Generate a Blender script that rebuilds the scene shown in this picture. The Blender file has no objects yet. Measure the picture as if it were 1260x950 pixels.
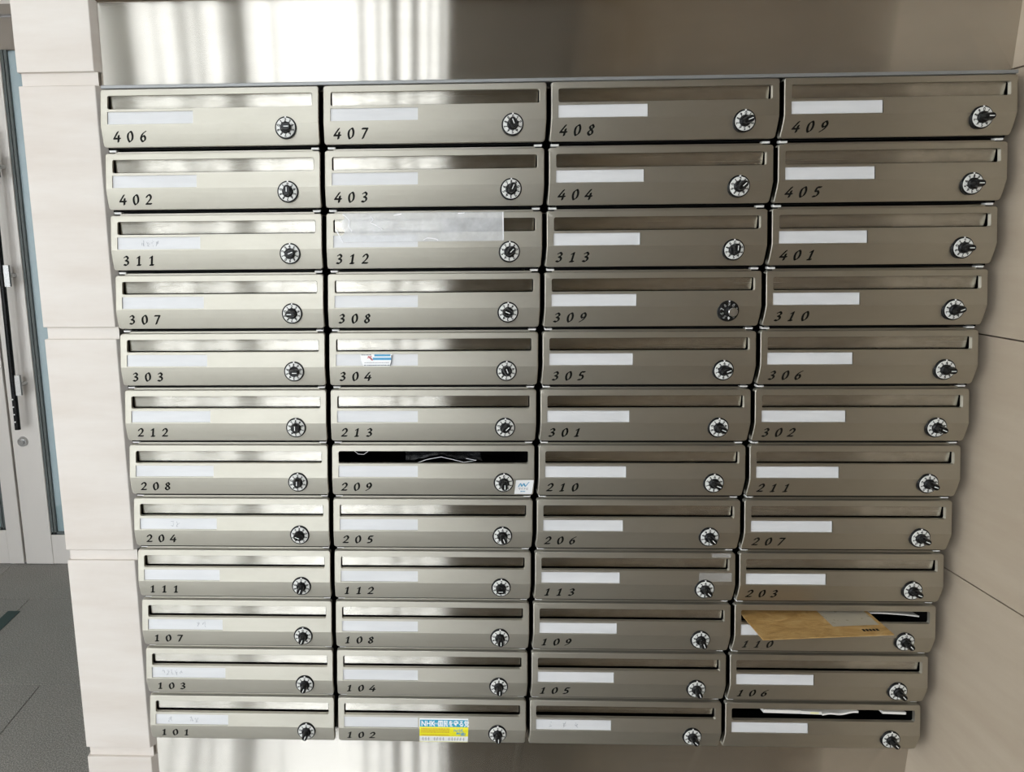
import bpy, bmesh, math, random
from mathutils import Matrix, Vector
random.seed(7)
SC = bpy.context.scene
COL = SC.collection

# ------------------------------------------------------------------ camera
cam_d = bpy.data.cameras.new('camera')
cam = bpy.data.objects.new('camera', cam_d); COL.objects.link(cam)
RW = ((0.9993519, 0.0347376, -0.0094405), (-0.0022804, -0.2006349, -0.9796634), (-0.0359252, 0.97905, -0.2004257))
CAM = (0.4846557, -1.2247917, 1.5)
m = Matrix.Identity(4)
for i in range(3):
    m[i][0] = RW[0][i]; m[i][1] = -RW[1][i]; m[i][2] = -RW[2][i]; m[i][3] = CAM[i]
cam.matrix_world = m
cam_d.sensor_fit = 'HORIZONTAL'; cam_d.sensor_width = 36.0
cam_d.lens = 900.0 / 1260.0 * 36.0
cam_d.shift_x = 158.7355 / 1260.0
cam_d.clip_start = 0.02; cam_d.clip_end = 100
SC.camera = cam

# ------------------------------------------------------------------ world, daylight, exposure
W = bpy.data.worlds.new('sky'); SC.world = W; W.use_nodes = True
bg = W.node_tree.nodes['Background']
bg.inputs['Color'].default_value = (0.93, 0.98, 1.04, 1); bg.inputs['Strength'].default_value = 5.0
HC = 4.0                                   # lobby height
WIN = (-2.45, 0.69, 0.06, 3.95)            # street window in the back wall: x0, x1, z0, z1
YB = -3.2                                  # back wall
pl = bpy.data.lights.new('window_daylight_portal', 'AREA'); pl.shape = 'RECTANGLE'
pl.size = WIN[1] - WIN[0]; pl.size_y = WIN[3] - WIN[2]; pl.cycles.is_portal = True
po = bpy.data.objects.new('window_daylight_portal', pl); COL.objects.link(po)
po.location = ((WIN[0] + WIN[1]) / 2, YB - 0.02, (WIN[2] + WIN[3]) / 2); po.rotation_euler = (math.pi / 2, 0, 0)
pl2 = pl.copy(); pl2.size = 2.64; pl2.size_y = 2.3
po2 = bpy.data.objects.new('side_window_portal', pl2); COL.objects.link(po2)
po2.location = (-2.62, -1.9, 1.38); po2.rotation_euler = (0, -math.pi / 2, 0)
SC.view_settings.view_transform = 'Standard'; SC.view_settings.look = 'None'
SC.view_settings.exposure = 0.12; SC.view_settings.gamma = 1.0
SC.view_settings.use_curve_mapping = False
SC.cycles.use_denoising = True
SC.cycles.max_bounces = 10; SC.cycles.diffuse_bounces = 6; SC.cycles.glossy_bounces = 5
SC.cycles.sample_clamp_indirect = 8.0

# ------------------------------------------------------------------ materials
MATS = {}
def mat(name, color, rough=0.5, metal=0.0, aniso=0.0, spec=0.5, build=None, emit=None):
    if name in MATS: return MATS[name]
    M = bpy.data.materials.new(name); M.use_nodes = True
    nt = M.node_tree; b = nt.nodes['Principled BSDF']
    b.inputs['Base Color'].default_value = (*color, 1); b.inputs['Roughness'].default_value = rough
    b.inputs['Metallic'].default_value = metal; b.inputs['Specular IOR Level'].default_value = spec
    if aniso:
        b.inputs['Anisotropic'].default_value = aniso
        t = nt.nodes.new('ShaderNodeCombineXYZ'); t.inputs[2].default_value = 1.0
        nt.links.new(t.outputs[0], b.inputs['Tangent'])
    if build: build(nt, b)
    MATS[name] = M; return M
def coords(nt, scale, kind='Object'):
    tc = nt.nodes.new('ShaderNodeNewGeometry') if kind == 'World' else nt.nodes.new('ShaderNodeTexCoord')
    mp = nt.nodes.new('ShaderNodeMapping'); mp.inputs['Scale'].default_value = scale
    nt.links.new(tc.outputs['Position' if kind == 'World' else kind], mp.inputs[0]); return mp.outputs[0]
def noise(nt, vec, scale, detail=3, rough=0.6):
    n = nt.nodes.new('ShaderNodeTexNoise'); n.inputs['Scale'].default_value = scale
    n.inputs['Detail'].default_value = detail; n.inputs['Roughness'].default_value = rough
    nt.links.new(vec, n.inputs['Vector']); return n.outputs['Fac']
def ramp(nt, fac, stops):
    r = nt.nodes.new('ShaderNodeValToRGB'); e = r.color_ramp.elements
    while len(e) < len(stops): e.new(0.5)
    for k, (p, c) in enumerate(stops): e[k].position = p; e[k].color = (*c, 1)
    nt.links.new(fac, r.inputs[0]); return r.outputs[0]
def bump(nt, b, h, strength, dist=0.001):
    n = nt.nodes.new('ShaderNodeBump'); n.inputs['Strength'].default_value = strength; n.inputs['Distance'].default_value = dist
    nt.links.new(h, n.inputs['Height']); nt.links.new(n.outputs[0], b.inputs['Normal'])
def rough_var(nt, b, fac, lo, hi):
    r = nt.nodes.new('ShaderNodeMapRange'); r.inputs['To Min'].default_value = lo; r.inputs['To Max'].default_value = hi
    nt.links.new(fac, r.inputs['Value']); nt.links.new(r.outputs[0], b.inputs['Roughness'])

def stone_nodes(c0, c1, c2):
    def f(nt, b):
        v = coords(nt, (1.6, 1.6, 9.0), 'World'); n = noise(nt, v, 2.2, 6, 0.62)
        c = ramp(nt, n, [(0.3, c0), (0.52, c1), (0.72, c2)])
        nt.links.new(c, b.inputs['Base Color'])
        bump(nt, b, noise(nt, coords(nt, (1, 1, 1), 'World'), 60, 4), 0.12, 0.002)
    return f
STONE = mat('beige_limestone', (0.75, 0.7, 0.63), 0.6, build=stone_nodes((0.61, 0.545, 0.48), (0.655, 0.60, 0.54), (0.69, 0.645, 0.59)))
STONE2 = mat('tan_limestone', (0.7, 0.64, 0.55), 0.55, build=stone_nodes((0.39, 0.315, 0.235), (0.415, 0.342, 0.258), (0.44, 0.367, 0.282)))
JOINT = mat('joint_mortar', (0.42, 0.36, 0.29), 0.85, build=lambda nt, b: bump(nt, b, noise(nt, coords(nt, (1, 1, 1)), 300), 0.2))
def steel_nodes(lo, hi, streak):
    def f(nt, b):
        v = coords(nt, (1.5, 1.0, 700.0), 'World'); n = noise(nt, v, 1.0, 3)
        rough_var(nt, b, n, lo, hi)
        bump(nt, b, n, streak, 0.0002)
    return f
def brushed(name, c0, c1, ax, ay, scuff):
    """horizontally brushed steel: ax, ay = micro-roughness along and across the brush lines"""
    M = bpy.data.materials.new(name); M.use_nodes = True; nt = M.node_tree
    nt.nodes.remove(nt.nodes['Principled BSDF'])
    g = nt.nodes.new('ShaderNodeBsdfAnisotropic'); g.distribution = 'GGX'
    a = 1.0 - math.sqrt(ax / ay); g.inputs['Anisotropy'].default_value = a
    t = nt.nodes.new('ShaderNodeCombineXYZ'); t.inputs[0].default_value = 1.0
    nt.links.new(t.outputs[0], g.inputs['Tangent'])
    n = noise(nt, coords(nt, (1.5, 1.0, 420.0), 'World'), 1.0, 3)
    r = math.sqrt(math.sqrt(ax * ay)); m_ = nt.nodes.new('ShaderNodeMapRange')
    m_.inputs['To Min'].default_value = r * 0.92; m_.inputs['To Max'].default_value = r * 1.10
    nt.links.new(n, m_.inputs['Value']); nt.links.new(m_.outputs[0], g.inputs['Roughness'])
    n2 = noise(nt, coords(nt, (1.0, 1.0, 2.5), 'World'), scuff, 5, 0.7)
    nt.links.new(ramp(nt, n2, [(0.35, c0), (0.62, c1)]), g.inputs['Color'])
    nt.links.new(g.outputs[0], nt.nodes['Material Output'].inputs['Surface'])
    MATS[name] = M; return M
PANEL = brushed('brushed_stainless_panel', (0.69, 0.65, 0.58), (0.73, 0.69, 0.62), 0.004, 0.60, 6)
FLAP = brushed('scuffed_stainless_flap', (0.60, 0.565, 0.49), (0.72, 0.685, 0.61), 0.008, 0.60, 45)
FRONT = brushed('champagne_hairline_steel', (0.51, 0.482, 0.408), (0.54, 0.512, 0.436), 0.15, 0.42, 8)
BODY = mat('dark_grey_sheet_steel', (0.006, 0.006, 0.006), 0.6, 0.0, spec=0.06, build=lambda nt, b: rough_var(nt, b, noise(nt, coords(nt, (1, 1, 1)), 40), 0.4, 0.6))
RAIL = mat('grey_aluminium_rail', (0.25, 0.255, 0.25), 0.4, 0.4, build=steel_nodes(0.35, 0.45, 0.05))
CLIP = mat('white_plastic_clip', (0.85, 0.84, 0.80), 0.4, build=lambda nt, b: rough_var(nt, b, noise(nt, coords(nt, (1, 1, 1)), 90), 0.35, 0.5))
def card_nodes(nt, b):
    n = noise(nt, coords(nt, (3, 1, 20), 'World'), 3, 3)
    nt.links.new(ramp(nt, n, [(0.3, (0.61, 0.612, 0.612)), (0.7, (0.68, 0.68, 0.677))]), b.inputs['Base Color'])
CARD = mat('white_name_card', (0.85, 0.85, 0.86), 0.35, build=card_nodes)
INK = mat('black_ink', (0.008, 0.008, 0.007), 0.5, spec=0.12, build=lambda nt, b: rough_var(nt, b, noise(nt, coords(nt, (1, 1, 1)), 200), 0.4, 0.6))
FAINT = mat('faded_grey_ink', (0.36, 0.37, 0.39), 0.6, build=lambda nt, b: rough_var(nt, b, noise(nt, coords(nt, (1, 1, 1)), 200), 0.5, 0.7))
BLACK = mat('black_lock_plastic', (0.008, 0.008, 0.008), 0.28, spec=0.22, build=lambda nt, b: rough_var(nt, b, noise(nt, coords(nt, (1, 1, 1)), 120), 0.22, 0.36))
DIAL = mat('pale_dial_face', (0.72, 0.72, 0.68), 0.3, 0.0, build=lambda nt, b: rough_var(nt, b, noise(nt, coords(nt, (1, 1, 1)), 120), 0.25, 0.38))
WHITE = mat('white_marking_paint', (0.85, 0.85, 0.83), 0.5, build=lambda nt, b: rough_var(nt, b, noise(nt, coords(nt, (1, 1, 1)), 120), 0.4, 0.6))
CHROME = mat('satin_chrome', (0.50, 0.50, 0.49), 0.2, 1.0, build=lambda nt, b: rough_var(nt, b, noise(nt, coords(nt, (1, 1, 1)), 80), 0.15, 0.3))
def floor_nodes(nt, b):
    v = coords(nt, (1, 1, 1), 'World')
    n = noise(nt, v, 260, 2, 0.7); n2 = noise(nt, v, 3, 3)
    c = ramp(nt, n, [(0.36, (0.13, 0.125, 0.11)), (0.5, (0.245, 0.23, 0.205)), (0.66, (0.43, 0.41, 0.37))])
    mx = nt.nodes.new('ShaderNodeMix'); mx.data_type = 'RGBA'; mx.blend_type = 'MULTIPLY'; mx.inputs[0].default_value = 0.5
    nt.links.new(c, mx.inputs[6]); nt.links.new(ramp(nt, n2, [(0.3, (0.75, 0.75, 0.75)), (0.7, (1, 1, 1))]), mx.inputs[7])
    nt.links.new(mx.outputs[2], b.inputs['Base Color'])
GRANITE = mat('grey_speckled_granite', (0.2, 0.19, 0.17), 0.55, build=floor_nodes)
GROUT = mat('floor_grout', (0.22, 0.21, 0.185), 0.9, build=lambda nt, b: bump(nt, b, noise(nt, coords(nt, (1, 1, 1)), 300), 0.2))
def paint(name, c, r=0.6):
    return mat(name, c, r, build=lambda nt, b: bump(nt, b, noise(nt, coords(nt, (1, 1, 1), 'World'), 120), 0.05))
CEIL = paint('white_ceiling_paint', (0.8, 0.79, 0.76), 0.8)
def brown_nodes(nt, b):
    n = noise(nt, coords(nt, (2, 2, 0.6), 'World'), 2.0, 4)
    nt.links.new(ramp(nt, n, [(0.3, (0.135, 0.095, 0.055)), (0.7, (0.19, 0.138, 0.085))]), b.inputs['Base Color'])
BROWN = mat('brown_wall_cladding', (0.2, 0.15, 0.1), 0.6, build=brown_nodes)
LINTEL = mat('brown_grey_transom', (0.27, 0.23, 0.19), 0.55, build=lambda nt, b: bump(nt, b, noise(nt, coords(nt, (1, 1, 1), 'World'), 200), 0.1))
MULL = mat('grey_painted_mullion', (0.62, 0.64, 0.62), 0.45, 0.0, build=lambda nt, b: rough_var(nt, b, noise(nt, coords(nt, (1, 1, 1)), 40), 0.4, 0.55))
ALU = mat('satin_stainless_door', (0.72, 0.68, 0.63), 0.36, 0.2, 0.4, build=steel_nodes(0.32, 0.42, 0.05))
BEAD = mat('dark_glazing_gasket', (0.10, 0.115, 0.11), 0.5, build=lambda nt, b: rough_var(nt, b, noise(nt, coords(nt, (1, 1, 1)), 60), 0.4, 0.6))
PAVE = paint('street_paving', (0.66, 0.65, 0.62), 0.9)
GREEN = mat('dark_green_rubber', (0.018, 0.045, 0.040), 0.6, build=lambda nt, b: bump(nt, b, noise(nt, coords(nt, (1, 1, 1)), 300), 0.3))
def film_mat(name, color, alpha, rough=0.2, var=None):
    M = bpy.data.materials.new(name); M.use_nodes = True; nt = M.node_tree; b = nt.nodes['Principled BSDF']
    b.inputs['Base Color'].default_value = (*color, 1); b.inputs['Roughness'].default_value = rough
    tr = nt.nodes.new('ShaderNodeBsdfTransparent'); mx = nt.nodes.new('ShaderNodeMixShader')
    nt.links.new(tr.outputs[0], mx.inputs[1]); nt.links.new(b.outputs[0], mx.inputs[2])
    n = noise(nt, coords(nt, var or (1, 1, 1), 'World'), 30, 4)
    r = nt.nodes.new('ShaderNodeMapRange'); r.inputs['From Min'].default_value = 0.45; r.inputs['From Max'].default_value = 0.75
    r.inputs['To Min'].default_value = alpha[0]; r.inputs['To Max'].default_value = alpha[1]
    nt.links.new(n, r.inputs['Value']); nt.links.new(r.outputs[0], mx.inputs[0])
    nt.links.new(mx.outputs[0], nt.nodes['Material Output'].inputs['Surface'])
    MATS[name] = M; return M
TAPE = film_mat('cloudy_clear_tape', (0.86, 0.87, 0.88), (0.42, 0.62), 0.25)
TAPE2 = film_mat('thin_clear_tape', (0.75, 0.75, 0.74), (0.22, 0.34), 0.2)
FILM = film_mat('clear_plastic_film', (0.55, 0.56, 0.56), (0.10, 0.45), 0.08, (3, 3, 1))
CREASE = film_mat('tape_crease', (0.95, 0.95, 0.96), (0.75, 0.95), 0.3)
PANE = film_mat('window_glass', (0.85, 0.9, 0.9), (0.03, 0.05), 0.03)
DGLASS = film_mat('frosted_blue_glass', (0.30, 0.40, 0.42), (0.86, 0.9), 0.22)
def kraft_nodes(nt, b):
    n = noise(nt, coords(nt, (1, 2.2, 1)), 22, 6, 0.65); n.node.inputs['Distortion'].default_value = 1.2; bump(nt, b, n, 0.5, 0.004)
    nt.links.new(ramp(nt, n, [(0.3, (0.30, 0.165, 0.045)), (0.5, (0.46, 0.28, 0.095)), (0.7, (0.56, 0.37, 0.16))]), b.inputs['Base Color'])
KRAFT = mat('brown_kraft_paper', (0.42, 0.24, 0.08), 0.55, build=kraft_nodes)
CELLO = mat('grey_window_film', (0.42, 0.38, 0.30), 0.3, build=lambda nt, b: rough_var(nt, b, noise(nt, coords(nt, (1, 1, 1)), 60), 0.2, 0.4))
PAPER = mat('white_paper', (0.80, 0.78, 0.73), 0.6, build=lambda nt, b: bump(nt, b, noise(nt, coords(nt, (1, 1, 1)), 60), 0.1))
GLOSSP = mat('glossy_magazine_paper', (0.75, 0.74, 0.70), 0.2, build=lambda nt, b: rough_var(nt, b, noise(nt, coords(nt, (1, 1, 1)), 60), 0.12, 0.3))
def flat(name, c): return mat(name, c, 0.5, build=lambda nt, b: rough_var(nt, b, noise(nt, coords(nt, (1, 1, 1)), 100), 0.42, 0.58))
STW = flat('sticker_white', (0.88, 0.88, 0.87)); STC = flat('sticker_cyan', (0.02, 0.33, 0.50)); STY = flat('sticker_yellow', (0.88, 0.80, 0.02))
STR = flat('sticker_red_ink', (0.62, 0.28, 0.05)); STB = flat('sticker_blue_ink', (0.07, 0.33, 0.55)); STG = flat('sticker_grey_ink', (0.42, 0.40, 0.42))
STP = flat('sticker_pink_ink', (0.72, 0.28, 0.28)); STD = flat('sticker_dark_ink', (0.10, 0.11, 0.13)); STL = flat('sticker_pale_yellow', (0.88, 0.86, 0.45))

# ------------------------------------------------------------------ mesh helpers
class MB:
    def __init__(s): s.v = []; s.f = []
    def quad(s, *p):
        n = len(s.v); s.v += [tuple(q) for q in p]; s.f.append(tuple(range(n, n + len(p)))); return s
    def box(s, x0, x1, y0, y1, z0, z1):
        n = len(s.v)
        s.v += [(x0, y0, z0), (x1, y0, z0), (x1, y1, z0), (x0, y1, z0), (x0, y0, z1), (x1, y0, z1), (x1, y1, z1), (x0, y1, z1)]
        s.f += [tuple(n + k for k in q) for q in ((0, 3, 2, 1), (4, 5, 6, 7), (0, 1, 5, 4), (1, 2, 6, 5), (2, 3, 7, 6), (3, 0, 4, 7))]
        return s
    def loft(s, rings, cap0=True, cap1=True):
        n = len(s.v); k = len(rings[0])
        for r in rings: s.v += [tuple(q) for q in r]
        for a in range(len(rings) - 1):
            for i in range(k):
                j = (i + 1) % k; s.f.append((n + a * k + i, n + a * k + j, n + (a + 1) * k + j, n + (a + 1) * k + i))
        if cap0: s.f.append(tuple(n + i for i in reversed(range(k))))
        if cap1: s.f.append(tuple(n + (len(rings) - 1) * k + i for i in range(k)))
        return s
    def grid(s, rows):
        n = len(s.v); w = len(rows[0])
        for r in rows: s.v += [tuple(q) for q in r]
        for a in range(len(rows) - 1):
            for i in range(w - 1): s.f.append((n + a * w + i, n + a * w + i + 1, n + (a + 1) * w + i + 1, n + (a + 1) * w + i))
        return s
    def mesh(s, name, material, bevel=0.0, seg=2, weld=True, smooth=False):
        me = bpy.data.meshes.new(name); me.from_pydata(s.v, [], s.f)
        bm = bmesh.new(); bm.from_mesh(me)
        if weld: bmesh.ops.remove_doubles(bm, verts=bm.verts, dist=1e-6)
        bmesh.ops.recalc_face_normals(bm, faces=bm.faces)
        if bevel:
            ed = [e for e in bm.edges if len(e.link_faces) == 2 and e.calc_face_angle(0) > 0.5]
            bmesh.ops.bevel(bm, geom=ed, offset=bevel, segments=seg, affect='EDGES', profile=0.5)
        if smooth:
            for f in bm.faces: f.smooth = smooth is True or f.calc_area() < smooth or min(e.calc_length() for e in f.edges) < 0.0006
            for e in bm.edges:
                if len(e.link_faces) == 2 and e.calc_face_angle(0) > 0.6: e.smooth = False
        bm.to_mesh(me); bm.free(); me.materials.append(material); return me
    def obj(s, name, material, parent=None, **k): return put(name, s.mesh(name, material, **k), parent)
def put(name, me, parent=None, loc=None):
    o = bpy.data.objects.new(name, me); COL.objects.link(o)
    if parent is not None: o.parent = parent
    if loc is not None: o.location = loc
    return o
def empty(name, loc):
    o = bpy.data.objects.new(name, None); o.empty_display_size = 0.05; COL.objects.link(o); o.location = loc; return o
def tag(o, label, cat, group=None):
    o['label'] = label; o['category'] = cat
    if group: o['group'] = group
    return o
def struct(o, label, cat):
    o['kind'] = 'structure'; o['label'] = label; o['category'] = cat; return o

# ------------------------------------------------------------------ measures of the mailbox bank
PX, PZ, Z0 = 0.36, 0.0989150, 1.7003888          # column and row pitch, height of the first row's card top
YP, YS = 0.05, 0.0365                            # steel panel plane, face of the stone pillar
XL, XR = -0.0218, 1.4440                         # steel panel from pillar to right wall
UC, VB = 0.1657, -0.0602                         # a mailbox's own origin: middle of its base
VT, VK, VBOT = 0.0352, -0.0215, -0.0548          # front: top, crease, bottom
def prof(v):                                     # depth of the creased front at height v
    if v >= VK: return 0.18 * v
    t = (VK - v) / (VK - VBOT)
    return 0.18 * VK + 0.0052 * t + 0.0034 * t * t
def P(u, v, off=0.0): return (u - UC, prof(v) - off, v - VB)

# ------------------------------------------------------------------ setting
Y_FAR = 1.92
# floor
fl = MB().box(-2.7, 1.6, YB - 0.1, 2.7, -0.12, -0.004).obj('floor', GROUT)
struct(fl, 'grey speckled granite tile floor', 'floor')
T = 0.6
tile = MB().box(0.0012, T - 0.0012, 0.0012, T - 0.0012, -0.004, 0.0).mesh('floor_tile', GRANITE, bevel=0.0008, seg=1)
for i in range(-3, 4):
    for j in range(-7, 3):
        x, y = -0.785 + i * T + (0.25 if j == 0 else 0.0), 0.992 + j * T
        if x < 1.43 and y < 2.0: put('floor_tile', tile, fl, (x, y, 0))
# ceiling
struct(MB().box(-2.7, 1.6, YB - 0.1, 2.7, HC, HC + 0.1).obj('ceiling', CEIL), 'plain white lobby ceiling', 'ceiling')
# front wall: masonry round the mailbox recess, clad above and below with brushed steel
CAVB, CAVT = 0.5515, 1.7345
wf = MB()
wf.box(XL - 0.004, XR + 0.004, YP + 0.0016, 0.42, 0.0, CAVB); wf.box(XL - 0.004, XR + 0.004, YP + 0.0016, 0.42, CAVT, HC)
wf.box(XL - 0.004, XR + 0.004, 0.30, 0.42, CAVB, CAVT)
wf = wf.obj('wall_front', JOINT, weld=False); struct(wf, 'recessed lobby wall clad in brushed stainless steel around the mailboxes', 'wall')
PTOP = 1.8765
MB().box(XL, XR, YP, YP + 0.0015, 1.7395, PTOP).obj('steel_panel', PANEL, wf)
MB().box(XL, XR, YP, YP + 0.0015, 0.02, 0.5515).obj('steel_panel', PANEL, wf)
MB().box(XL, XR, YP - 0.012, YP + 0.0015, PTOP + 0.002, HC).obj('upper_cladding', BROWN, wf)
# left pillar: stone slabs with recessed channels between them
XW = -0.1596
wl = MB().box(XW + 0.004, XL - 0.0052, YS + 0.0062, 0.42, 0.0, HC).obj('wall_left', STONE)
struct(wl, 'pale beige stone pillar of channelled slabs beside the mailboxes', 'wall')
chan = [0.0782, 0.4985, 0.9189, 1.3377, 1.7591, 2.179, 2.599, 3.019, 3.439, 3.859]
prev = 0.002
for c in chan + [HC + 0.02]:
    z0, z1 = prev, c - 0.0106; prev = c + 0.0106
    if z1 - z0 > 0.02:
        pts = [(XW, YS), (XL - 0.0095, YS), (XL, YP - 0.0008), (XL, 0.20), (XW, 0.20)]      # splayed return towards the steel
        MB().loft([[(x, y, z) for x, y in pts] for z in (z0, min(z1, HC - 0.002))]).obj('stone_slab', STONE, wl, bevel=0.0009, seg=1)
# right wall
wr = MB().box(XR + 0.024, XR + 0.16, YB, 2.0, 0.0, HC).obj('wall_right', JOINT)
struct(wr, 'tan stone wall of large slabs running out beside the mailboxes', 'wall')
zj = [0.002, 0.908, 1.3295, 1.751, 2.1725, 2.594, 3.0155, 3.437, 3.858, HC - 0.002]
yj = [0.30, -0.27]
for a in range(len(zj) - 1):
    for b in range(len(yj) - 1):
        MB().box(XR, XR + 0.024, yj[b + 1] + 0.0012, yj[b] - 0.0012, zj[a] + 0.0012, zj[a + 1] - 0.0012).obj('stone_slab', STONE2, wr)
MB().box(XR + 0.004, XR + 0.024, YB, -0.274, 0.0, HC - 0.002).obj('added_dark_cladding', BROWN, wr)  # unseen brown cladding, added to darken what the right-hand mailboxes reflect
# left side wall of the lobby, far wall, back wall
W2 = (-3.05, -0.75, 0.06, 2.7)
struct(MB().box(-2.75, -2.6, YB, W2[0], 0.0, HC).box(-2.75, -2.6, W2[1], 2.7, 0.0, HC).box(-2.75, -2.6, W2[0], W2[1], W2[3], HC).box(-2.75, -2.6, W2[0], W2[1], 0.0, W2[2]).obj('wall_side', STONE, weld=False), 'beige stone side wall of the lobby', 'wall')
wfar = MB().box(-0.1, XR + 0.02, Y_FAR, Y_FAR + 0.1, 0, HC).box(-2.6, -0.1, Y_FAR, Y_FAR + 0.1, 2.43, HC).obj('wall_far', STONE, weld=False)
struct(wfar, 'beige wall with the glazed metal door in it', 'wall')
wb = MB().box(WIN[1] + 0.02, XR + 0.16, YB - 0.12, YB, 0, HC).box(-2.75, WIN[0] - 0.02, YB - 0.12, YB, 0, HC)
wb.box(-2.75, XR + 0.16, YB - 0.12, YB, WIN[3] + 0.02, HC)
struct(wb.obj('wall_back', BROWN, weld=False), 'brown clad wall with the street window opposite the mailboxes', 'wall')
w1 = empty('window_1', ((WIN[0] + WIN[1]) / 2, YB, 0)); struct(w1, 'floor to ceiling glazed street front with grey mullions', 'window')
ox, oy = w1.location.x, w1.location.y
mull = [(WIN[0], WIN[0] + 0.05), (-1.75, -1.68), (-1.37, -1.13), (-0.985, -0.968), (-0.86, -0.80), (-0.735, -0.718), (-0.60, -0.465), (-0.30, -0.288), (0.20, 0.222), (0.30, 0.318), (0.375, 0.43), (0.50, 0.545), (0.60, 0.615), (0.665, WIN[1])]
for a, b in mull:
    MB().box(a - ox, b - ox, -0.10, -0.03, 0.05, WIN[3]).obj('mullion', MULL, w1)
for a, b in zip(mull[:-1], mull[1:]):
    MB().box(a[1] - ox, b[0] - ox, -0.070, -0.064, 0.06, WIN[3] - 0.04).obj('pane', PANE, w1)
MB().box(WIN[0] - ox, WIN[1] - ox, -0.10, -0.03, WIN[3] - 0.04, WIN[3] + 0.018).obj('window_head', MULL, w1)
MB().box(WIN[0] - ox, WIN[1] - ox, -0.10, -0.03, 0.0, 0.06).obj('window_sill', MULL, w1)
w2 = empty('window_2', (-2.6, (W2[0] + W2[1]) / 2, 0)); struct(w2, 'tall glazed side window with grey mullions', 'window')
hw = (W2[1] - W2[0]) / 2
for a in (-hw, -hw / 3, hw / 3, hw):
    MB().box(-0.10, -0.03, a - 0.025, a + 0.025, W2[2], W2[3]).obj('mullion', MULL, w2)
for a in (-hw, -hw / 3, hw / 3):
    MB().box(-0.070, -0.064, a + 0.025, a + 2 * hw / 3 - 0.025, W2[2], W2[3]).obj('pane', PANE, w2)
struct(MB().box(-14, -2.76, YB - 0.13, 2.7, -0.12, -0.01).obj('ground_side', PAVE), 'pale paving outside the side window', 'ground')
struct(MB().box(-12, 12, -20, YB - 0.13, -0.12, -0.01).obj('ground', PAVE), 'pale paving of the street outside the window', 'ground')

# ------------------------------------------------------------------ glazed door at the end of the passage
d = empty('door_1', (-1.32, Y_FAR, 0)); struct(d, 'double metal door with blue glass and long black pull handle', 'door')
def dl(x): return x + 1.32
def leaf(glass_x0, glass_x1, stile, zb, other):
    lf = MB().box(dl(stile[0]), dl(stile[1]), 0.0, 0.045, 0.006, 2.385).obj('leaf_stile', ALU, d, bevel=0.002, seg=1)
    MB().box(dl(other[0]), dl(other[1]), 0.0, 0.045, 0.006, 2.385).obj('leaf_stile', ALU, d, bevel=0.002, seg=1)
    MB().box(dl(glass_x0), dl(glass_x1), 0.002, 0.043, 0.006, zb).obj('bottom_rail', ALU, d, bevel=0.002, seg=1)
    MB().box(dl(glass_x0), dl(glass_x1), 0.002, 0.043, 2.262, 2.385).obj('top_rail', LINTEL, d, bevel=0.002, seg=1)
    g = MB().box(dl(glass_x0), dl(glass_x1), 0.020, 0.026, zb, 2.262).obj('glass_pane', DGLASS, d)
    bd = MB()
    for a, b in ((glass_x0, glass_x0 + 0.011), (glass_x0 + 0.015, glass_x0 + 0.026), (glass_x1 - 0.011, glass_x1), (glass_x1 - 0.026, glass_x1 - 0.015)):
        bd.box(dl(a), dl(b), 0.006, 0.020, zb, 2.262)
    bd.box(dl(glass_x0), dl(glass_x1), 0.006, 0.020, zb, zb + 0.012)
    bd.obj('glazing_bead', BEAD, d, weld=False)
leaf(-1.187, -0.40, (-1.318, -1.187), 0.150, (-0.40, -0.28))
leaf(-2.22, -1.398, (-1.398, -1.328), 0.172, (-2.36, -2.22))
MB().box(dl(-1.345), dl(-1.30), 0.046, 0.052, 0.006, 2.385).obj('gap_light_blocker', BEAD, d)  # added dark strip that blocks outside light in the gap between the leaves
MB().box(dl(-2.6), dl(-0.1), -0.012, 0.05, 2.392, 2.43).obj('door_head', LINTEL, d)
MB().box(dl(-2.6), dl(-2.37), -0.006, 0.05, 0.0, 2.39).obj('jamb', ALU, d)
MB().box(dl(-0.27), dl(-0.1), -0.006, 0.05, 0.0, 2.39).obj('jamb', ALU, d)
def cyl(mb, c0, c1, r0, r1=None, n=20):
    c0, c1 = Vector(c0), Vector(c1); ax = (c1 - c0).normalized()
    s = ax.orthogonal().normalized(); t = ax.cross(s)
    r1 = r0 if r1 is None else r1
    mb.loft([[c + (s * math.cos(2 * math.pi * k / n) + t * math.sin(2 * math.pi * k / n)) * r for k in range(n)] for c, r in ((c0, r0), (c1, r1))]); return mb
hx = dl(-1.2525)
hd = cyl(MB(), (hx, -0.06, 0.675), (hx + 0.012, -0.06, 1.95), 0.0125).obj('pull_handle', BLACK, d, smooth=True)
for z in (0.875, 1.35, 1.80):
    xx = hx + 0.012 * (z - 0.675) / 1.275
    b_ = MB().box(xx + 0.006, xx + 0.034, -0.066, -0.052, z - 0.045, z + 0.045); cyl(b_, (xx + 0.024, -0.055, z), (xx + 0.024, 0.002, z), 0.009)
    b_.obj('handle_bracket', CHROME, hd, weld=False)
st = MB()
for k in range(4):
    z = 0.712 + k * 0.034; cyl(st, (hx - 0.002, -0.0722, z), (hx - 0.002, -0.0738, z), 0.0035, n=10)
st.obj('handle_stud', WHITE, hd, weld=False)
lk = cyl(MB(), (dl(-1.268), 0.0, 0.603), (dl(-1.268), -0.012, 0.603), 0.024, 0.021).obj('lock_cylinder', CHROME, d, smooth=True)
cyl(MB(), (dl(-1.268), -0.012, 0.603), (dl(-1.268), -0.020, 0.603), 0.011).obj('keyway_plug', CHROME, lk, smooth=True)
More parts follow.
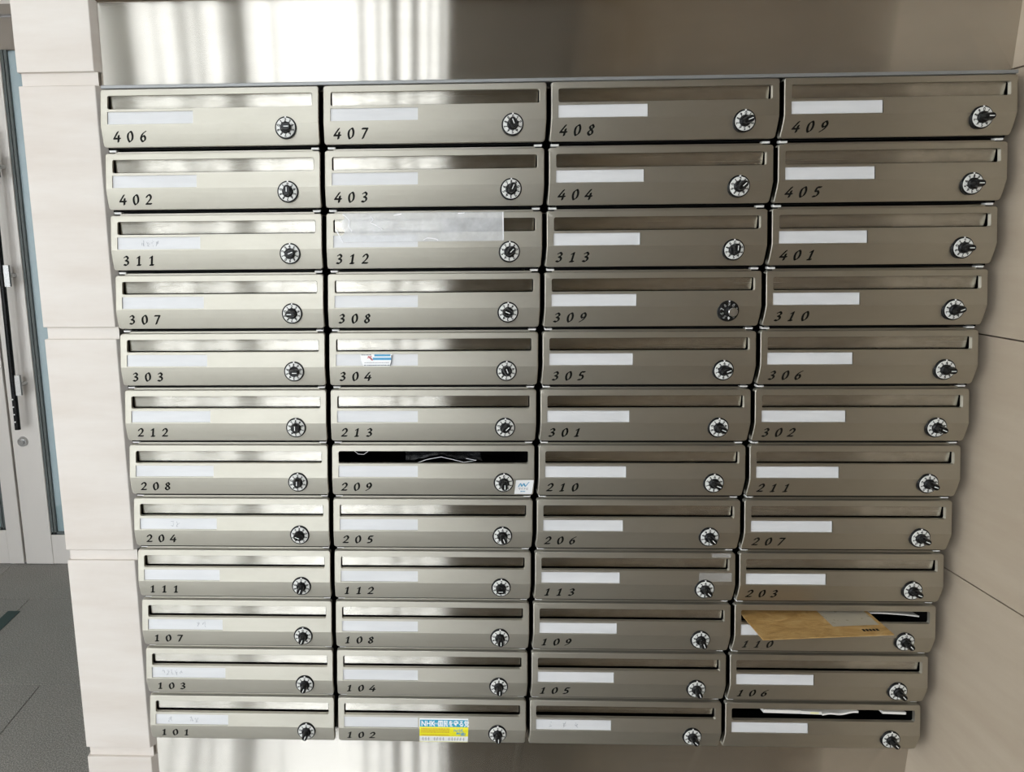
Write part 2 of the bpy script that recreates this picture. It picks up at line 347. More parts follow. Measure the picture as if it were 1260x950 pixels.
# dark strip on the floor of the passage
tag(MB().box(-0.025, 0.025, 0.0, 0.70, 0.0, 0.003).obj('floor_strip', GREEN, None), 'dark green rubber strip lying on the grey floor', 'floor strip').location = (-1.1445, 0.786, 0.0)

# ------------------------------------------------------------------ glyphs drawn with a broad pen
GL = {'0': [[(.32, .98), (.12, .78), (.08, .42), (.2, .06), (.34, .02), (.54, .22), (.58, .6), (.46, .94), (.32, .98)]],
      '1': [[(.16, .80), (.36, .97)], [(.36, .97), (.34, .5), (.32, .02)], [(.14, .02), (.5, .02)]],
      '2': [[(.08, .74), (.22, .95), (.44, .95), (.55, .74), (.42, .44), (.04, .05)], [(.04, .05), (.60, .05)]],
      '3': [[(.12, .86), (.30, .98), (.50, .84), (.44, .64), (.24, .54)], [(.24, .54), (.50, .42), (.52, .20), (.34, .02), (.08, .08)]],
      '4': [[(.42, .98), (.0, .32)], [(.0, .32), (.66, .32)], [(.50, .62), (.46, .0)]],
      '5': [[(.58, .96), (.22, .96)], [(.22, .96), (.14, .58), (.40, .56), (.52, .34), (.40, .08), (.08, .05)]],
      '6': [[(.56, .98), (.26, .76), (.08, .38), (.16, .09), (.34, .02), (.52, .20), (.50, .46), (.34, .55), (.12, .36)]],
      '7': [[(.06, .95), (.60, .95)], [(.60, .95), (.40, .5), (.22, .0)]],
      '8': [[(.50, .82), (.34, .98), (.14, .82), (.22, .62), (.46, .40), (.50, .18), (.34, .02), (.12, .12), (.08, .30), (.26, .50), (.46, .66), (.50, .82)]],
      '9': [[(.06, .02), (.36, .24), (.54, .62), (.46, .91), (.28, .98), (.10, .80), (.12, .54), (.28, .45), (.50, .64)]]}
def smooth_path(p, n=4):
    if len(p) < 3: return p
    out = []
    for i in range(len(p) - 1):
        a, b, c, e = p[max(i - 1, 0)], p[i], p[i + 1], p[min(i + 2, len(p) - 1)]
        for k in range(n):
            t = k / n
            out.append(tuple(0.5 * (2 * b[j] + (c[j] - a[j]) * t + (2 * a[j] - 5 * b[j] + 4 * c[j] - e[j]) * t * t + (3 * b[j] - a[j] - 3 * c[j] + e[j]) * t ** 3) for j in (0, 1)))
    out.append(p[-1]); return out
def hull(pts):
    pts = sorted(set(pts))
    def half(ps):
        h = []
        for p in ps:
            while len(h) > 1 and (h[-1][0] - h[-2][0]) * (p[1] - h[-2][1]) - (h[-1][1] - h[-2][1]) * (p[0] - h[-2][0]) <= 0: h.pop()
            h.append(p)
        return h[:-1]
    return half(pts) + half(pts[::-1])
def pen(paths, nib=0.17, thick=0.055, ang=0.55, slant=0.16, n=4):
    ca, sa = math.cos(ang), math.sin(ang); polys = []
    corner = [(ca * nib / 2 * i - sa * thick / 2 * j, sa * nib / 2 * i + ca * thick / 2 * j) for i, j in ((1, 1), (-1, 1), (-1, -1), (1, -1))]
    for p in paths:
        p = [(x + slant * y, y) for x, y in smooth_path(p, n)]
        for a, b in zip(p[:-1], p[1:]):
            polys.append(hull([(q[0] + c[0], q[1] + c[1]) for q in (a, b) for c in corner]))
    return polys
GLYPH = {k: pen(v, 0.22, 0.085) for k, v in GL.items()}
GLYPH_S = {k: pen(v, 0.2, 0.16, 0.3, 0.0, 2) for k, v in GL.items()}
def number_mesh(txt, u0, h=0.0152, pitch=0.0215, vbase=-0.0462):
    mb = MB()
    for k, ch in enumerate(txt):
        for poly in GLYPH[ch]: mb.quad(*[P(u0 + k * pitch + x * h, vbase + y * h, 0.00025) for x, y in poly])
    return mb.mesh('unit_number', INK, weld=False)
def text_polys(txt, size, x, y, bold=0.0, sx=1.0):
    cu = bpy.data.curves.new('lettering', 'FONT'); cu.body = txt; cu.size = size; cu.offset = bold; cu.resolution_u = 2
    o = bpy.data.objects.new('lettering', cu); COL.objects.link(o)
    bpy.context.view_layer.update()
    ev = o.evaluated_get(bpy.context.evaluated_depsgraph_get()); me = ev.to_mesh()
    vs = [v.co.copy() for v in me.vertices]; fs = [[vs[i] for i in p.vertices] for p in me.polygons]
    ev.to_mesh_clear(); bpy.data.objects.remove(o); bpy.data.curves.remove(cu)
    return [[(x + v.x * sx, y + v.y) for v in f] for f in fs]

# ------------------------------------------------------------------ shared mailbox meshes
def front_mesh():
    mb = MB(); ins = 0.0015; rc = 0.0028
    uL, uR, vT, vB = -0.0112 + ins, 0.3418 - ins, VT - ins, VBOT + ins
    def corner(cx, cy, rad, a0, n): return [(cx + rad * math.cos(a0 + k / n * math.pi / 2), cy + rad * math.sin(a0 + k / n * math.pi / 2)) for k in range(n + 1)]
    def hole_strip(v1, v0, hu0, hu1, hv0, hv1, rad, depth, top):
        outer = [[(uL, v0)], [(uR, v0)], corner(uR - rc, v1 - rc, rc, 0, 3) if top else [(uR, v1)], corner(uL + rc, v1 - rc, rc, math.pi / 2, 3) if top else [(uL, v1)]]
        n = 5 if rad > 0.0006 else 1
        inner = [corner(hu0 + rad, hv0 + rad, rad, math.pi, n), corner(hu1 - rad, hv0 + rad, rad, 1.5 * math.pi, n), corner(hu1 - rad, hv1 - rad, rad, 0, n), corner(hu0 + rad, hv1 - rad, rad, 0.5 * math.pi, n)]
        for i in range(4):
            j = (i + 1) % 4
            mb.quad(P(*outer[i][-1]), P(*outer[j][0]), P(*inner[j][0]), P(*inner[i][-1]))
            mb.quad(*[P(*q) for q in outer[i]], *[P(*q) for q in reversed(inner[i])])
        loop = [q for c in inner for q in c]
        for a, b in zip(loop, loop[1:] + loop[:1]):
            if a != b: mb.quad(P(*a), P(*b), P(*b, -depth), P(*a, -depth))
        return outer
    o1 = hole_strip(vT, 0.0016, 0.0003, 0.3312, 0.0036, 0.0252, 0.0032, 0.0068, True)
    hole_strip(0.0016, VK, 0.0, 0.1393, -0.0199, -0.0003, 0.0005, 0.0021, False)
    low = [(VK + (vB + rc - VK) * k / 4, 0.0) for k in range(5)] + [(vB + rc * (1 - math.sin(t)), rc * (1 - math.cos(t))) for t in (0.52, 1.05, 1.5708)]
    mb.grid([[P(uL + i, v), P(uR - i, v)] for v, i in low])
    # turned edge all round: rolled over a small radius, then a flange running back
    cs = (0.0, -1.0)
    left = [(q, (math.cos(math.pi / 2 + k / 3 * math.pi / 2), math.sin(math.pi / 2 + k / 3 * math.pi / 2))) for k, q in enumerate(o1[3])] + [((uL, 0.0016), (-1, 0))]
    left += [((uL + i, v), (-1, 0) if k < 5 else (-math.cos(t), -math.sin(t))) for k, ((v, i), t) in enumerate(zip(low, (0, 0, 0, 0, 0, 0.52, 1.05, 1.5708)))]
    loop = left + [((uL + uR - q[0], q[1]), (-n_[0], n_[1])) for q, n_ in reversed(left)]
    def out(e, q, back): (p, n_) = e; return (p[0] + n_[0] * q - UC, prof(p[1]) + back, p[1] + n_[1] * q - VB)
    steps = [(ins * math.sin(t), ins * (1 - math.cos(t))) for t in (0.0, 0.4, 0.8, 1.2, 1.5708)]
    for a, b in zip(loop, loop[1:] + loop[:1]):
        fl_ = 0.0145 if (a[1][1] > 0.9 and b[1][1] > 0.9) else 0.0100
        for s0, s1 in zip(steps + [], steps[1:] + [(ins, fl_)]): mb.quad(out(a, *s0), out(b, *s0), out(b, *s1), out(a, *s1))
    mb.box(uL + 0.012 - UC, uR - 0.012 - UC, 0.0150, 0.0160, VT - 0.004 - VB, VT + 0.0030 - VB)   # hinge lip standing behind the top edge
    return mb.mesh('front_panel', FRONT, smooth=0.00012)
def body_mesh():
    mb = MB(); t = 0.001
    x0, x1, y0, y1, z0, z1 = -0.0062 - UC, 0.3377 - UC, 0.0092, 0.25, VB + 0.0022 - VB, 0.0326 - VB
    for q, f in ((0, 1), (t, -1)):
        a = [(x0 + q, y0, z0 + q), (x1 - q, y0, z0 + q), (x1 - q, y0, z1 - q), (x0 + q, y0, z1 - q)]
        b = [(p[0], y1 - q, p[2]) for p in a]
        for i in range(4): mb.quad(a[i], a[(i + 1) % 4], b[(i + 1) % 4], b[i])
        mb.quad(*b)
        if q == 0: first = a
        else:
            for i in range(4): mb.quad(first[i], first[(i + 1) % 4], a[(i + 1) % 4], a[i])
    return mb.mesh('body', BODY)
def flap_mesh(angle=0.0):
    ang = angle; hu0, hu1, ht, hh = 0.0022, 0.3294, 0.0268, 0.0222
    c, s = math.cos(ang), math.sin(ang); y0 = 0.0122; mb = MB()
    rows = [(0.0, 0.0), (hh * 0.5, 0.0), (hh - 0.0015, 0.0), (hh, 0.0006)]
    def q(u, dwn, th): return (u - UC, y0 + dwn * s + th * c, ht - dwn * c + th * s - VB)
    ring = lambda u: [q(u, dn, e) for dn, e in rows] + [q(u, dn, e + 0.0010) for dn, e in reversed(rows)]
    mb.loft([ring(hu0), ring(hu1)])
    return mb.mesh('flap', FLAP)
DU, DV = 0.2885, -0.0290                         # lock centre
DY = prof(DV) + 0.0025
def disc_ring(r, y, n=36): return [(DU - UC + r * math.cos(2 * math.pi * k / n), y, DV - VB + r * math.sin(2 * math.pi * k / n)) for k in range(n)]
def dial_base(m_): return MB().loft([disc_ring(0.0173, DY + 0.004), disc_ring(0.0173, DY - 0.0048), disc_ring(0.0166, DY - 0.0056), disc_ring(0.0152, DY - 0.0058)]).mesh('dial_ring', m_, smooth=True)
def dial_face(m_): return MB().loft([disc_ring(0.0150, DY - 0.0050), disc_ring(0.0150, DY - 0.0066), disc_ring(0.0146, DY - 0.0070)]).mesh('dial_face', m_, smooth=True)
def dial_digits(m_, turn):
    mb = MB(); h = 0.0046
    for k in range(10):
        a = turn + math.pi / 2 - 2 * math.pi * k / 10; cx, cz = DU - UC + 0.0116 * math.cos(a), DV - VB + 0.0116 * math.sin(a)
        t = a - math.pi / 2; ct, stt = math.cos(t), math.sin(t)
        for poly in GLYPH_S[str(k)]:
            mb.quad(*[(cx + ((x - .33) * ct - (y - .5) * stt) * h, DY - 0.0072, cz + ((x - .33) * stt + (y - .5) * ct) * h) for x, y in poly])
    return mb.mesh('dial_digits', m_, weld=False)
def knob_mesh(ang, m_, plain=False):
    mb = MB()
    if plain:
        mb.loft([disc_ring(0.0078, DY - 0.0066), disc_ring(0.0076, DY - 0.014), disc_ring(0.0066, DY - 0.0152)])
        return mb.mesh('knob', m_, smooth=True)
    mb.loft([disc_ring(0.0092, DY - 0.0066), disc_ring(0.0086, DY - 0.0094), disc_ring(0.0070, DY - 0.0108)])
    ca, sa = math.cos(ang), math.sin(ang)
    def pill(L0, L1, w, y):                       # tapered lever seen end on
        pts = []
        for k in range(9): t = -math.pi / 2 + math.pi * k / 8; pts.append((L1 + w * math.cos(t), w * math.sin(t)))
        for k in range(9): t = math.pi / 2 + math.pi * k / 8; pts.append((-L0 + 0.8 * w * math.cos(t), 0.8 * w * math.sin(t)))
        return [(DU - UC + a * ca - b * sa, y, DV - VB + a * sa + b * ca) for a, b in pts]
    mb.loft([pill(0.0020, 0.0038, 0.0062, DY - 0.0085), pill(0.0026, 0.0046, 0.0054, DY - 0.0190), pill(0.0022, 0.0040, 0.0046, DY - 0.0215)])
    return mb.mesh('knob', m_, smooth=True)
def knob_line(ang, m_):
    ca, sa = math.cos(ang), math.sin(ang)
    q = lambda a, b: (DU - UC + a * ca - b * sa, DY - 0.0217, DV - VB + a * sa + b * ca)
    return MB().quad(q(-0.0010, -0.0006), q(0.0066, -0.0006), q(0.0066, 0.0006), q(-0.0010, 0.0006)).mesh('pointer_line', m_)
def index_mesh():
    mb = MB(); x, z = DU - UC, DV - VB + 0.0150
    return mb.loft([[(x - 0.0014, DY - e, z + 0.0020), (x + 0.0014, DY - e, z + 0.0020), (x, DY - e, z - 0.0014)] for e in (0.0050, 0.0064)]).mesh('index_mark', WHITE)
FRONT_ME, BODY_ME, FLAP_ME, FLAP_OPEN = front_mesh(), body_mesh(), flap_mesh(0.0), flap_mesh(1.25)
FLAP_AJAR = flap_mesh(0.10)
RING_ME, FACE_ME, RING_INDEX = dial_base(BLACK), dial_face(DIAL), index_mesh()
FACE_BLACK, DIG_WHITE, KNOB_PLAIN = dial_face(BLACK), dial_digits(WHITE, -0.6), knob_mesh(0, CHROME, True)
DIG = [dial_digits(INK, t) for t in (0.0, 1.257, 2.513, -1.257)]
NK = 16
KNOB = [knob_mesh(2 * math.pi * k / NK, BLACK) for k in range(NK)]
LINE = [knob_line(2 * math.pi * k / NK, WHITE) for k in range(NK)]
CARD_ME = MB().quad(P(0.0, -0.0199, -0.0019), P(0.1393, -0.0199, -0.0019), P(0.1393, -0.0003, -0.0019), P(0.0, -0.0003, -0.0019)).mesh('name_card', CARD)
CLIP_ME = MB().box(-0.0062, 0.0062, -0.004, 0.006, 0.0, 0.0046).mesh('hinge_clip', CLIP, bevel=0.0008, seg=1)

ROWS = [[406, 407, 408, 409], [402, 403, 404, 405], [311, 312, 313, 401], [307, 308, 309, 310], [303, 304, 305, 306], [212, 213, 301, 302],
        [208, 209, 210, 211], [204, 205, 206, 207], [111, 112, 113, 203], [107, 108, 109, 110], [103, 104, 105, 106], [101, 102, None, None]]
KA = {406: 10, 402: 85, 311: 30, 307: 175, 303: 0, 212: 80, 208: 85, 204: 150, 111: 250, 107: 250, 103: 250, 101: 250, 407: 105, 403: 70, 312: 45, 308: 150, 304: 120,
      213: 55, 209: 270, 205: 300, 112: 180, 108: 280, 104: 275, 102: 270, 408: 25, 404: 35, 313: 90, 305: 20, 301: 330, 210: 330, 206: 320, 113: 320, 109: 300, 105: 300,
      409: 5, 405: 5, 401: 10, 310: 15, 306: 350, 302: 345, 211: 340, 207: 330, 203: 335, 110: 325, 106: 315}
SPEC = {
    311: 'mailbox 311 in champagne steel, its name card smudged',
    312: 'mailbox 312 with clear tape stuck over its slot', 309: 'mailbox 309 with a black dial and silver lock knob',
    304: 'mailbox 304 with a torn blue sticker on its name card', 209: 'mailbox 209 with its slot pushed open and dark inside',
    113: 'mailbox 113 with a bit of clear tape above its lock', 110: 'mailbox 110 with a brown envelope sticking out of its slot',
    102: 'mailbox 102 with a yellow and blue sticker beside its name card', 103: 'mailbox 103 in champagne steel with faint writing on its card',
    101: 'mailbox 101 with a faintly marked name card, below mailbox 103'}
FAINT_MARKS = {103: [(.018, .060)], 101: [(.022, .034), (.064, .084)], 204: [(.055, .075)], 311: [(.040, .072)], 107: [(.090, .110)]}
def squiggle(mb, u0, u1, v0, v1, n, off):
    for k in range(n):
        u = u0 + (u1 - u0) * k / n; w = (u1 - u0) / n
        for _ in range(4):
            a = (u + w * random.uniform(.05, .75), random.uniform(v0, v1)); b = (u + w * random.uniform(.05, .75), random.uniform(v0, v1))
            for poly in pen([[a, b]], 0.0007, 0.0005, 0.5, 0.0): mb.quad(*[P(x, y, off) for x, y in poly])
BOX = {}
for r, row in enumerate(ROWS):
    for c, num in enumerate(row):
        root = empty('mailbox', (c * PX + UC, 0.0, Z0 - r * PZ + VB))
        key = num or ('A' if c == 2 else 'B'); BOX[key] = root
        if num: lab = SPEC.get(num) or f"steel mailbox marked {num}, {('first', 'second', 'third', 'fourth')[c]} from the stone pillar, {('top row', 'second row down', 'third row down', 'fourth row down', 'fifth row down', 'sixth row down', 'sixth row up', 'fifth row up', 'fourth row up', 'third row up', 'second row up', 'bottom row')[r]}"
        elif c == 2: lab = 'unnumbered dark steel mailbox with faint characters on its card, right beside mailbox 102'
        else: lab = 'unnumbered dark steel mailbox under mailbox 106 with white mail showing in its slot'
        tag(root, lab, 'mailbox', 'bank of mailboxes in the lobby wall')
        put('body', BODY_ME, root)
        fp = put('front_panel', FRONT_ME, root)
        if num: put('unit_number', number_mesh(str(num), random.uniform(0.0035, 0.0065) if c else random.uniform(0.006, 0.009)), fp)
        put('flap', {209: FLAP_OPEN, 110: FLAP_OPEN, 'B': FLAP_OPEN, 'A': FLAP_AJAR}.get(key, FLAP_ME), root)
        cd = put('name_card', CARD_ME, root)
        marks = FAINT_MARKS.get(key) or ([(.024, .032), (.050, .058), (.072, .080)] if key == 'A' else None)
        if marks:
            mb = MB()
            for u0, u1 in marks: squiggle(mb, u0, u1, -0.016, -0.005, max(1, round((u1 - u0) / 0.009)), -0.0017)
            mb.obj('card_writing', FAINT, cd, weld=False)
        odd = num == 309
        lk = put('combination_lock', RING_ME, root)
        put('dial_face', FACE_BLACK if odd else FACE_ME, lk)
        put('dial_digits', DIG_WHITE if odd else random.choice(DIG), lk)
        ka = KA.get(key, 315); k = round(ka / 360 * NK) % NK
        if odd: kn = put('knob', KNOB_PLAIN, lk); kn.location = (0.004, 0, -0.001); kn['label'] = 'round silver lock knob'
        else: put('knob', KNOB[k], lk); put('pointer_line', LINE[k], lk)
        put('index_mark', RING_INDEX, lk)
        if r < 11:
            put('hinge_clip', CLIP_ME, root, (-0.0005 - UC, 0.0160, -0.0614 - VB))
            put('hinge_clip', CLIP_ME, root, (0.3325 - UC, 0.0160, -0.0614 - VB))

# cap rail over the top row
cap = MB().box(-0.0095, 1.4205, 0.0045, YP - 0.0002, Z0 + 0.0358, Z0 + 0.0412).obj('trim_1', RAIL, None, bevel=0.0008, seg=1)
struct(cap, 'thin grey metal rail capping the bank of mailboxes', 'trim')

# ------------------------------------------------------------------ stickers, tape and mail
def on(root, name, label, cat, u, v):           # a thing stuck on a mailbox front: Empty on the surface point u, v
    o = empty(name, (root.location.x + u - UC, prof(v), root.location.z + v - VB)); tag(o, label, cat); return o
def sheet(u0, u1, v0, v1, off, org, nu=1, skew=0.0):
    vs = sorted({v0, v1} | ({VK} if v0 < VK < v1 else set()) | {v0 + (v1 - v0) * k / 6 for k in range(1, 6)})
    o = P(org[0], org[1]); mb = MB()
    mb.grid([[(lambda p: (p[0] - o[0], p[1] - o[1], p[2] - o[2]))(P(u0 + (u1 - u0) * k / nu + skew * (v - v0), v, off)) for k in range(nu + 1)] for v in vs]); return mb
def marks_on(polys, off, org):
    o = P(*org); mb = MB()
    for poly in polys: mb.quad(*[(lambda p: (p[0] - o[0], p[1] - o[1], p[2] - o[2]))(P(x, y, off)) for x, y in poly])
    return mb
def rect(u0, u1, v0, v1): return [(u0, v0), (u1, v0), (u1, v1), (u0, v1)]
# yellow sticker on 102
org = (0.188, -0.05)
s = on(BOX[102], 'sticker', 'yellow, blue and white sticker with Japanese lettering on mailbox 102', 'sticker', *org)
u0, u1, v0, v1 = 0.1425, 0.2338, -0.0545, -0.0008
sheet(u0, u1, v0, v1, 0.0004, org).obj('backing', STW, s)
sheet(u0 + .001, u1 - .001, -0.0168, -0.0035, 0.0006, org).obj('blue_band', STC, s)
sheet(u0, u1, -0.0385, -0.0168, 0.0006, org).obj('yellow_band', STY, s)
sheet(u0, u1, v0, v0 + 0.002, 0.0006, org).obj('lower_edge', STL, s)
t = text_polys('NHK', 0.0140, u0 + 0.003, -0.0152, 0.0003, 0.86) + text_polys('から', 0.0062, u0 + 0.0262, -0.0130, 0.0001, 0.8) + text_polys('国民を守る党', 0.0122, u0 + 0.0345, -0.0148, 0.0003, 0.80)
marks_on(t, 0.0008, org).obj('heading', STW, s, weld=False)
t = text_polys('NHK', 0.0095, u0 + 0.0635, -0.0262, 0.0003, 0.9) + text_polys('撃退!', 0.0090, u0 + 0.0690, -0.0358, 0.0003, 0.85)
marks_on(t, 0.0008, org).obj('blue_lettering', STB, s, weld=False)
def dashes(x0, x1, vrows, h, w0, w1, gap):
    out = []
    for v in vrows:
        x = x0
        while x < x1 - w0:
            w = random.uniform(w0, w1); out.append(rect(x, min(x + w, x1), v, v + h)); x += w + gap
    return out
marks_on(dashes(u0 + .003, u0 + .056, (-0.0212, -0.0250, -0.0290, -0.0365), 0.0016, .001, .004, .0007), 0.0008, org).obj('small_print', STR, s, weld=False)
marks_on([p for k in range(15) if k not in (3, 8) for p in pen([[(u0 + .005 + k * .0055 + random.uniform(0, .002), -0.0495), (u0 + .0065 + k * .0055, -0.0415)], [(u0 + .004 + k * .0055, -0.0455), (u0 + .0078 + k * .0055, -0.0462)]], 0.0011, 0.0007, 0.5, 0.0)], 0.0008, org).obj('grey_print', STG, s, weld=False)
# square white sticker on 209
org = (0.3235, -0.052)
s = on(BOX[209], 'sticker', 'small white square sticker with blue zigzag on mailbox 209', 'sticker', *org)
sheet(0.3085, 0.3392, -0.0525, -0.0245, 0.0004, org, skew=0.05).obj('backing', STW, s)
zig = [(0.3150, -0.0372), (0.3178, -0.0312), (0.3208, -0.0366), (0.3236, -0.0312), (0.3266, -0.0366), (0.3300, -0.0318), (0.3322, -0.0290)]
marks_on(pen([zig], 0.0020, 0.0011, 0.9, 0.0, 3), 0.0007, org).obj('blue_zigzag', STB, s, weld=False)
marks_on(text_polys('マイナビ', 0.0052, 0.3145, -0.0436, 0.0002, 0.86), 0.0007, org).obj('lettering', STG, s, weld=False)
marks_on(dashes(0.3190, 0.3275, (-0.0480,), 0.0018, .001, .0022, .0006), 0.0007, org).obj('small_print', STB, s, weld=False)
# torn sticker on the card of 304
org = (0.069, -0.019)
s = on(BOX[304], 'sticker', 'torn white and blue sticker across the name card of mailbox 304', 'sticker', *org)
edge = [(0.0415, -0.0004), (0.0430, -0.0110), (0.0470, -0.0202), (0.0920, -0.0202), (0.0952, -0.0120), (0.0958, -0.0004)]
marks_on([edge], 0.0004, org).obj('backing', STW, s)
marks_on([rect(0.0655, 0.0930, -0.0040, -0.0006), rect(0.0630, 0.0940, -0.0100, -0.0060)], 0.0006, org).obj('blue_print', STB, s, weld=False)
marks_on(pen([[(0.0555, -0.0040), (0.0600, -0.0078), (0.0620, -0.0100)], [(0.0545, -0.0065), (0.0600, -0.0040)]], 0.0024, 0.0016, 0.4, 0.0), 0.0006, org).obj('pink_print', STP, s, weld=False)
marks_on(dashes(0.0430, 0.0600, (-0.0022,), 0.0018, .001, .003, .0010) + dashes(0.0480, 0.0930, (-0.0195,), 0.0016, .001, .003, .0008) + dashes(0.0490, 0.0900, (-0.0150,), 0.0010, .001, .002, .0010)
         + pen([[(0.0950, -0.0020), (0.0946, -0.0120), (0.0925, -0.0195)]], 0.0012, 0.0008, 0.3, 0.0), 0.0006, org).obj('dark_print', STD, s, weld=False)
# wide clear tape over the slot of 312
org = (0.148, -0.011)
s = on(BOX[312], 'packing_tape', 'wide strip of cloudy clear tape over the slot of mailbox 312', 'tape', *org)
o = P(*org); mb = MB(); rows = []
for a in range(7):
    v = 0.0350 - a / 6 * 0.0465; rw = []
    for k in range(25):
        u = 0.0158 + (0.2792 - 0.0158) * k / 24
        jag = 0.004 * math.sin(a * 2.1) if k == 0 else 0
        off = 0.0005 + (0.0009 * abs(math.sin(k * 2.3 + a * 1.7)) if k < 5 else 0.0002 * abs(math.sin(k * 1.3)))
        p = P(u + jag, v, off); rw.append((p[0] - o[0], p[1] - o[1], p[2] - o[2]))
    rows.append(rw)
mb.grid(rows).obj('tape_strip', TAPE, s, smooth=True)
cre = [[(0.016, .033), (.022, .029), (.027, .022), (.026, .014), (.031, .006)], [(.062, .030), (.066, .024), (.061, .020), (.069, .016), (.078, .011), (.081, .008)], [(.100, .031), (.112, .033)], [(.205, .033), (.215, .0335)],
       [(.148, -.009), (.155, -.006), (.168, -.0075), (.172, -.0095)], [(.2775, .034), (.2780, .012), (.2782, -.010)], [(.004, .010), (.012, -.004), (.016, -.012)]]
marks_on([p for q in cre for p in pen([q], 0.0016, 0.0007, 0.9, 0.0, 3)], 0.0016, org).obj('tape_crease', CREASE, s, weld=False)
# small tape above the lock of 113
org = (0.307, -0.0145)
s = on(BOX[113], 'clear_tape', 'small piece of clear tape above the lock of mailbox 113', 'tape', *org)
sheet(0.2780, 0.3352, -0.0150, 0.0002, 0.0005, org).obj('tape_strip', TAPE2, s)
org = (0.317, 0.0285)
s = on(BOX[113], 'clear_tape', 'tiny scrap of clear tape on the upper rim of mailbox 113', 'tape', *org)
sheet(0.3000, 0.3335, 0.0270, 0.0345, 0.0005, org).obj('tape_strip', TAPE2, s)
# brown envelope out of 110: lies level in the slot
b = BOX[110]
s = empty('envelope', (b.location.x + 0.115 - UC, 0.05, b.location.z + 0.0045 - VB)); tag(s, 'brown kraft window envelope sticking out of mailbox 110', 'envelope')
def env_z(y): return 0.0100 + 0.003 * math.sin((y + 0.08) * 12)
def env_pt(fx, y, dz):                           # fx 0..1 across, y world depth
    yy = y; x = 0.0045 + 0.224 * fx + (0.010 * (0.0 - y) if y < 0 else 0.0)
    tilt = 0.006 * fx
    return (x - 0.115, yy - 0.05 + 0.010 * fx * (1 if y < 0 else 0), env_z(y) - 0.0045 + tilt + dz)
ys = [-0.070 + 0.19 * k / 10 for k in range(11)]
mb = MB(); top = [[env_pt(f / 8, y, 0.0010) for f in range(9)] for y in ys]; bot = [[env_pt(f / 8, y, -0.0004) for f in range(9)] for y in ys]
mb.grid(top); mb.grid(bot)
rim = lambda g: g[0] + [q[-1] for q in g[1:]] + g[-1][-2::-1] + [q[0] for q in g[-2:0:-1]]
a_, b_ = rim(top), rim(bot)
for i in range(len(a_)): j = (i + 1) % len(a_); mb.quad(a_[i], a_[j], b_[j], b_[i])
mb.obj('envelope_paper', KRAFT, s, smooth=True)
MB().grid([[env_pt(0.61 + 0.36 * f / 4, y, 0.0014) for f in range(5)] for y in (-0.040, -0.02, 0.0, 0.03, 0.07)]).obj('address_window', CELLO, s, smooth=True)
pr = MB()
for k in range(5): x = 0.80 + k * 0.026; pr.quad(env_pt(x, -0.058, .0013), env_pt(x + .02, -0.058, .0013), env_pt(x + .02, -0.051, .0013), env_pt(x, -0.051, .0013))
pr.obj('envelope_print', INK, s, weld=False)
# glossy magazine rolled inside 110
def curl(name, label, cat, key, u0, u1, vf, y0, y1, material, thick=0.0008, n=14):
    b = BOX[key]; uc = (u0 + u1) / 2
    s = empty(name, (b.location.x + uc - UC, (y0 + y1) / 2, b.location.z + vf(0.5) - VB)); tag(s, label, cat)
    g = [[(u0 + (u1 - u0) * k / n - uc, y - (y0 + y1) / 2, vf(k / n) - vf(0.5) - 0.10 * (y - y0)) for k in range(n + 1)] for y in (y0, (y0 + y1) / 2, y1)]
    mb = MB().grid(g); h = [[(p[0], p[1], p[2] - thick) for p in q] for q in g]; mb.grid(h)
    a_, b_ = rim(g), rim(h)
    for i in range(len(a_)): j = (i + 1) % len(a_); mb.quad(a_[i], a_[j], b_[j], b_[i])
    mb.obj(name + '_sheet', material, s, smooth=True); return s
curl('magazine', 'glossy magazine curled inside the slot of mailbox 110', 'magazine', 110, 0.236, 0.322, lambda t: 0.0165 - 0.006 * t * t, 0.016, 0.12, GLOSSP, 0.0022)
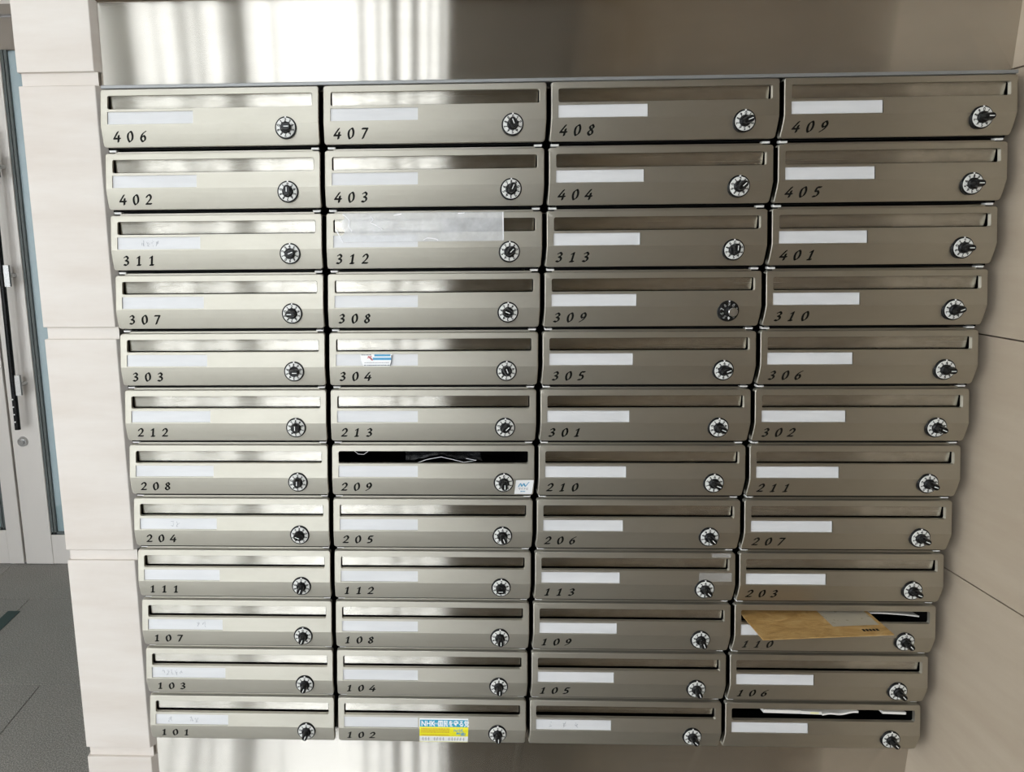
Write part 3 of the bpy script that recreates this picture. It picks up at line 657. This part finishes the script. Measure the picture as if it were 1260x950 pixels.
# papers in the unnumbered mailbox under 106
curl('folded_flyer', 'long white folded flyer in the slot of the mailbox under mailbox 106', 'flyer', 'B', 0.060, 0.128, lambda t: 0.0215 - 0.0012 * t, 0.0070, 0.15, PAPER, 0.0065, 6)
fy = curl('letter', 'cream letter with a yellow mark in the slot under mailbox 106', 'letter', 'B', 0.1285, 0.166, lambda t: 0.0190 - 0.001 * t, 0.0070, 0.15, PAPER, 0.0055, 6)
MB().box(-0.002, 0.013, -0.0722, -0.0716, -0.0042, -0.0012).obj('yellow_mark', STL, fy)
curl('leaflet', 'wavy white leaflet beside the cream letter, in the slot under mailbox 106', 'leaflet', 'B', 0.168, 0.232, lambda t: 0.0140 + 0.0060 * t + 0.0015 * math.sin(t * 9), 0.0070, 0.15, PAPER, 0.0035)
curl('postcard', 'white postcard near the lock end of the slot under mailbox 106', 'postcard', 'B', 0.276, 0.318, lambda t: 0.0205 - 0.001 * t, 0.0070, 0.15, PAPER, 0.0045, 6)
# crumpled clear plastic wrap in 209
b = BOX[209]
s = empty('plastic_bag', (b.location.x + 0.19 - UC, 0.06, b.location.z + 0.004 - VB)); tag(s, 'crumpled clear plastic wrapping inside the open slot of mailbox 209', 'plastic bag')
rr = random.Random(3); rows = []
for a in range(10):
    y = 0.014 + 0.10 * a / 9
    rows.append([((0.118 + 0.135 * k / 18) - 0.19, y - 0.06 + rr.uniform(-.003, .003) * (a > 0), 0.0015 + 0.0105 * math.exp(-((k - 8) / 4.2) ** 2) * (0.75 + 0.25 * math.cos(a)) + rr.uniform(-.0016, .0016)) for k in range(19)])
MB().grid(rows).obj('bag_film', FILM, s, smooth=False)
def wire(pts, r):
    mb = MB(); pts = [Vector(p) for p in pts]; rings = []
    for i, p in enumerate(pts):
        tdir = (pts[min(i + 1, len(pts) - 1)] - pts[max(i - 1, 0)]).normalized(); n_ = tdir.orthogonal().normalized(); q = tdir.cross(n_)
        rings.append([p + (n_ * math.cos(k * math.pi / 3) + q * math.sin(k * math.pi / 3)) * r for k in range(6)])
    return mb.loft(rings)
for k_, pts in enumerate(([(-0.052, -0.05, -0.002), (-0.035, -0.049, 0.004), (-0.010, -0.048, 0.0085), (0.010, -0.048, 0.004), (0.030, -0.049, -0.001), (0.052, -0.050, 0.003), (0.034, -0.049, 0.006)],
            [(-0.163, -0.046, 0.019), (-0.156, -0.047, 0.0135), (-0.146, -0.047, 0.0125), (-0.138, -0.046, 0.018)])):
    wire([tuple(p) for p in pts], 0.0005).obj('bag_edge', CREASE, s, smooth=True)
